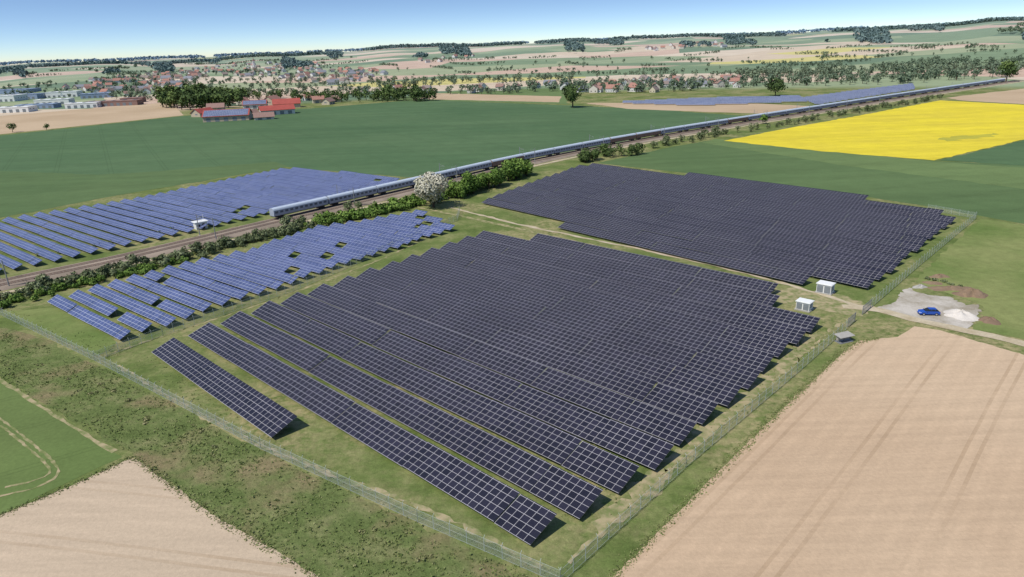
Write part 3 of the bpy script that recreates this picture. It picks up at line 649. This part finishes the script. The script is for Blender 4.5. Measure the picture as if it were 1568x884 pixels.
for nm, x, y in (('wheel_1', -1.32, .8), ('wheel_2', 1.32, .8), ('wheel_3', -1.32, -.8), ('wheel_4', 1.32, -.8)):
    b = MB(); b.cyl((x, y-.11, .33), (x, y+.11, .33), .33, .33, 0, 20); b.cyl((x, y-.12, .33), (x, y+.12, .33), .19, .19, 1, 12); b.obj(nm, [M_tyre, M_hub], car)
b = MB()
for y in (-.62, .62): b.box(2.11, y, .62, .1, .34, .14, 0); b.box(-2.12, y, .68, .1, .3, .16, 1)
b.obj('lamps', [M_lamp, M_tail], car)
b = MB()
for x in (-1.0, -.25): 
    for y in (-.76, .76): b.obox((x-.03, y-.02, .95), (.06, 0, 0), (0, .04, 0), (0, -.1*np.sign(y), .46), 0)
for y in (-.95, .95): b.box(.75, y, .92, .16, .14, .12, 0)
b.obj('pillars_and_mirrors', [M_blue], car)

# ------------------------------------------------------------------ buildings
def house_mesh(w, l, e, rg, wall, roof):
    b = MB(); b.obox((-w/2, -l/2, -1.5), (w, 0, 0), (0, l, 0), (0, 0, e+1.5), 0)
    for s_ in (-1, 1): b.face([(-w/2, s_*l/2, e), (w/2, s_*l/2, e), (0, s_*l/2, rg)] if s_ < 0 else [(w/2, l/2, e), (-w/2, l/2, e), (0, l/2, rg)], 0)
    k = (rg-e)/(w/2); ov = .6; x = w/2+ov; zl = e-k*ov
    for s_ in (-1, 1):
        a = Vector((s_*x, -l/2-.5, zl+.03)); r_ = Vector((0, -l/2-.5, rg+.03)); L = Vector((0, l+1, 0)); 
        pts = [a, a+L, r_+L, r_]; pts = pts if s_ > 0 else pts[::-1]
        top = [q+Vector((0, 0, .2)) for q in pts]; b.face(top, 1); b.face(pts[::-1], 1)
        for q in range(4): b.face([pts[q], pts[(q+1) % 4], top[(q+1) % 4], top[q]], 1)
    nw = int(l//3)
    for f in range(max(1, int(e//2.8))):
        for q in range(nw):
            y = -l/2+(q+.5)*l/nw
            for s_ in (-1, 1): b.box(s_*(w/2+.01), y, 1+f*2.8, .06, 1.1, 1.3, 2)
        for q in range(2):
            for s_ in (-1, 1): b.box(-w/4+q*w/2, s_*(l/2+.01), 1+f*2.8, 1.1, .06, 1.3, 2)
    b.box(w*.2, l*.2, rg-1.2, .7, .7, 2.0, 3)
    b.box(0, -l/2-.01, 0, 1.1, .08, 2.1, 2)
    return b.mesh('village_house', [wall, roof, M_dark, ROOFS[2]])
HM = [house_mesh(9.5, 12, 5.0, 9.0, WALLS[0], ROOFS[0]), house_mesh(9, 11, 4.6, 8.6, WALLS[1], ROOFS[1]), house_mesh(11, 15, 5.2, 9.8, WALLS[1], ROOFS[0]), house_mesh(8.5, 13, 3.8, 8., WALLS[2], ROOFS[2]), house_mesh(10, 10, 5.2, 8.6, WALLS[0], ROOFS[1]), house_mesh(12, 20, 4.5, 9., WALLS[1], ROOFS[3]), house_mesh(9, 12, 5., 9., WALLS[1], ROOFS[2])]
def houses(px, n, sc=(.9, 1.25)):
    for q in inpoly(px, n, (1, 1)):
        o = link(bpy.data.objects.new('village_house', HM[R.integers(len(HM))])); o.location = q[:3]; o.rotation_euler[2] = R.choice([.4, 1.97, 1.2, 2.7])+R.normal(0, .15); k = R.uniform(*sc); o.scale = (k, k, k)
houses([(140, 124), (270, 108), (380, 97), (470, 98), (560, 106), (600, 116), (520, 132), (420, 120), (330, 118), (235, 140), (150, 136)], 260, (.8, 1.1))
houses([(90, 136), (240, 136), (290, 132), (235, 146), (160, 148)], 36, (.8, 1.1))
houses([(885, 142), (940, 126), (1060, 123), (1140, 122), (1130, 134), (1060, 140), (980, 144)], 50, (.8, 1.1))
houses([(520, 142), (700, 138), (820, 132), (900, 128), (880, 138), (640, 147)], 18, (.8, 1.1))
houses([(985, 74), (1060, 66), (1110, 66), (1110, 74), (1000, 80)], 26, (1, 1.4)); houses([(640, 92), (720, 84), (730, 90), (650, 98)], 10)
def block(name, px, py, w, l, h, wall, roof, rz, gable=0., solar=False, mats2=None):
    p = G(px, py); b = MB(); b.obox((-w/2, -l/2, 0), (w, 0, 0), (0, l, 0), (0, 0, h), 0)
    if gable:
        for s_ in (-1, 1): b.face([(s_*w/2, -l/2, h), (s_*w/2, l/2, h), (s_*w/2, 0, h+gable)][::s_], 0)
        for s_ in (-1, 1):
            up = Vector((0, -s_*(l/2+1), gable*(l/2+1)/(l/2))); o = Vector((-w/2-.8, s_*(l/2+1), h-gable/(l/2)+.05))
            a = Vector((w+1.6, 0, 0)); 
            if s_ > 0: o = o+a; a = -a
            b.obox(o, a, up, a.cross(up).normalized()*.25, 1)
            if solar and s_ < 0: b.obox(o+a*.03+up*.05+a.cross(up).normalized()*.3, a*.94, up*.88, a.cross(up).normalized()*.06, 1, mtop=3, uv=[(0, 0), (w, 0), (w, l/2), (0, l/2)])
    else:
        b.obox((-w/2-.3, -l/2-.3, h), (w+.6, 0, 0), (0, l+.6, 0), (0, 0, .8), 1)
        for q in range(int(w//14)): b.box(-w/2+8+q*14, 0, h+.8, 2, l*.6, .5, 2)
    for q in range(int(w//8)): b.box(-w/2+5+q*8, -l/2-.03, 0, 4, .08, min(4, h*.7), 2)
    for q in range(int(l//8)): 
        for s_ in (-1, 1): b.box(s_*(w/2+.03), -l/2+5+q*8, h*.5, .08, 3, 1.2, 2)
    b.obj(name, [wall, roof, M_grey, M_pvf], loc=(p[0], p[1], 0), rz=rz)
r_ = math.radians
block('barn_with_solar_roof', 350, 184, 42, 26, 5, M_farmwall, M_redroof, r_(12), 5, True)
block('red_roof_barn', 312, 178, 22, 12, 4, M_farmwall, M_redroof, r_(70), 4); block('red_roof_barn', 425, 175, 34, 16, 5, WALLS[1], M_redroof, r_(24), 4)
block('red_roof_barn', 440, 165, 30, 16, 5, M_farmwall, M_redroof, r_(15), 5); block('red_roof_barn', 418, 161, 22, 14, 6, M_farmwall, ROOFS[0], r_(80), 5)
block('barn_with_solar_roof', 392, 166, 26, 16, 5, WALLS[1], M_redroof, r_(12), 4, True); block('red_roof_barn', 332, 171, 18, 12, 5, M_farmwall, ROOFS[1], r_(14), 4)
for q in [(385, 178, 14, 9, 3, 60), (405, 183, 18, 9, 3, 20), (372, 160, 14, 10, 5, 75), (488, 158, 14, 10, 5, 20), (503, 160, 16, 10, 4, 80), (515, 156, 12, 9, 4, 15), (472, 154, 12, 9, 4, 40)]:
    block('farm_building', q[0], q[1], q[2], q[3], q[4], WALLS[q[0] % 3], ROOFS[q[0] % 2], r_(q[5]), 3.5)
M_lb = simple('blue_grey_cladding_mat', c(150, 166, 190), .6, var=.05, scale=.1)
for q in [(-10, 156, 90, 40, 9, 5, 0), (40, 152, 60, 30, 8, 0, 2), (85, 160, 46, 24, 7, 12, 0), (130, 165, 40, 20, 6, 8, 0), (175, 162, 70, 22, 6, 6, 1), (20, 172, 50, 22, 6, 6, 0), (100, 149, 50, 26, 9, 10, 0), (60, 166, 50, 20, 5, 4, 2), (150, 150, 46, 22, 7, 20, 2), (-60, 165, 80, 40, 10, 5, 0), (10, 146, 110, 50, 10, 4, 2), (205, 157, 30, 16, 6, 10, 1)]:
    block('warehouse', q[0], q[1], q[2], q[3], q[4], [M_white, ROOFS[1], M_lb][q[6]], [M_white, ROOFS[1], M_lb][q[6]], r_(q[5]))
# church
p = GT(388, 104); z = pz(*p); b = MB(); b.box(0, 0, -1, 12, 26, 10, 0); b.box(0, -16, -1, 7, 7, 25, 0)
for k, (a, e) in enumerate([((-4, -19.5), (4, -19.5)), ((4, -19.5), (4, -12.5)), ((4, -12.5), (-4, -12.5)), ((-4, -12.5), (-4, -19.5))]): b.face([(a[0], a[1], 24), (e[0], e[1], 24), (0, -16, 36)], 1)
for s_ in (-1, 1): pts = [(s_*6.6, -13, 8.6), (s_*6.6, 13.4, 8.6), (0, 13.4, 15), (0, -13, 15)]; b.face(pts if s_ > 0 else pts[::-1], 1)
for y in (-8, -3, 2, 7):
    for s_ in (-1, 1): b.box(s_*6.02, y, 3, .1, 1.4, 4, 2)
for s_ in (-1, 1): b.box(0, -16+s_*3.52, 18, 1.4, .08, 3, 2); b.box(s_*3.52, -16, 18, .08, 1.4, 3, 2)
b.obj('village_church', [WALLS[1], ROOFS[1], M_dark], loc=(p[0], p[1], z), rz=.6)

# ------------------------------------------------------------------ light
EL = r_(54); az = r_(233)
w = bpy.data.worlds.new("World"); S.world = w; w.use_nodes = True; wn_ = w.node_tree.nodes; wl_ = w.node_tree.links
sk = wn_.new('ShaderNodeTexSky'); sk.sky_type = 'NISHITA'; sk.sun_disc = False; sk.sun_elevation = EL; sk.sun_rotation = az
sk.air_density = 1.0; sk.dust_density = .3; sk.ozone_density = 4; sk.altitude = 350
# steeper zenith-to-horizon gradient: a clear dry day with a thin haze band
tc = wn_.new('ShaderNodeTexCoord'); vm = wn_.new('ShaderNodeVectorMath'); vm.operation = 'MULTIPLY_ADD'; vm.inputs[1].default_value = (1, 1, 3.2); vm.inputs[2].default_value = (0, 0, .015)
wl_.new(tc.outputs['Generated'], vm.inputs[0]); nv = wn_.new('ShaderNodeVectorMath'); nv.operation = 'NORMALIZE'; wl_.new(vm.outputs[0], nv.inputs[0]); wl_.new(nv.outputs[0], sk.inputs[0])
bg = wn_['Background']; bg.inputs['Strength'].default_value = .15; wl_.new(sk.outputs[0], bg.inputs[0])
sl = bpy.data.lights.new('sun', 'SUN'); sl.energy = 4.6; sl.angle = r_(.5); sl.color = (1, .96, .88)
so = link(bpy.data.objects.new('sun', sl)); Ld = Vector((-math.sin(az)*math.cos(EL), -math.cos(az)*math.cos(EL), -math.sin(EL))); so.rotation_euler = Ld.to_track_quat('-Z', 'Y').to_euler()
S.view_settings.view_transform = 'Standard'; S.view_settings.look = 'None'; S.view_settings.exposure = 0
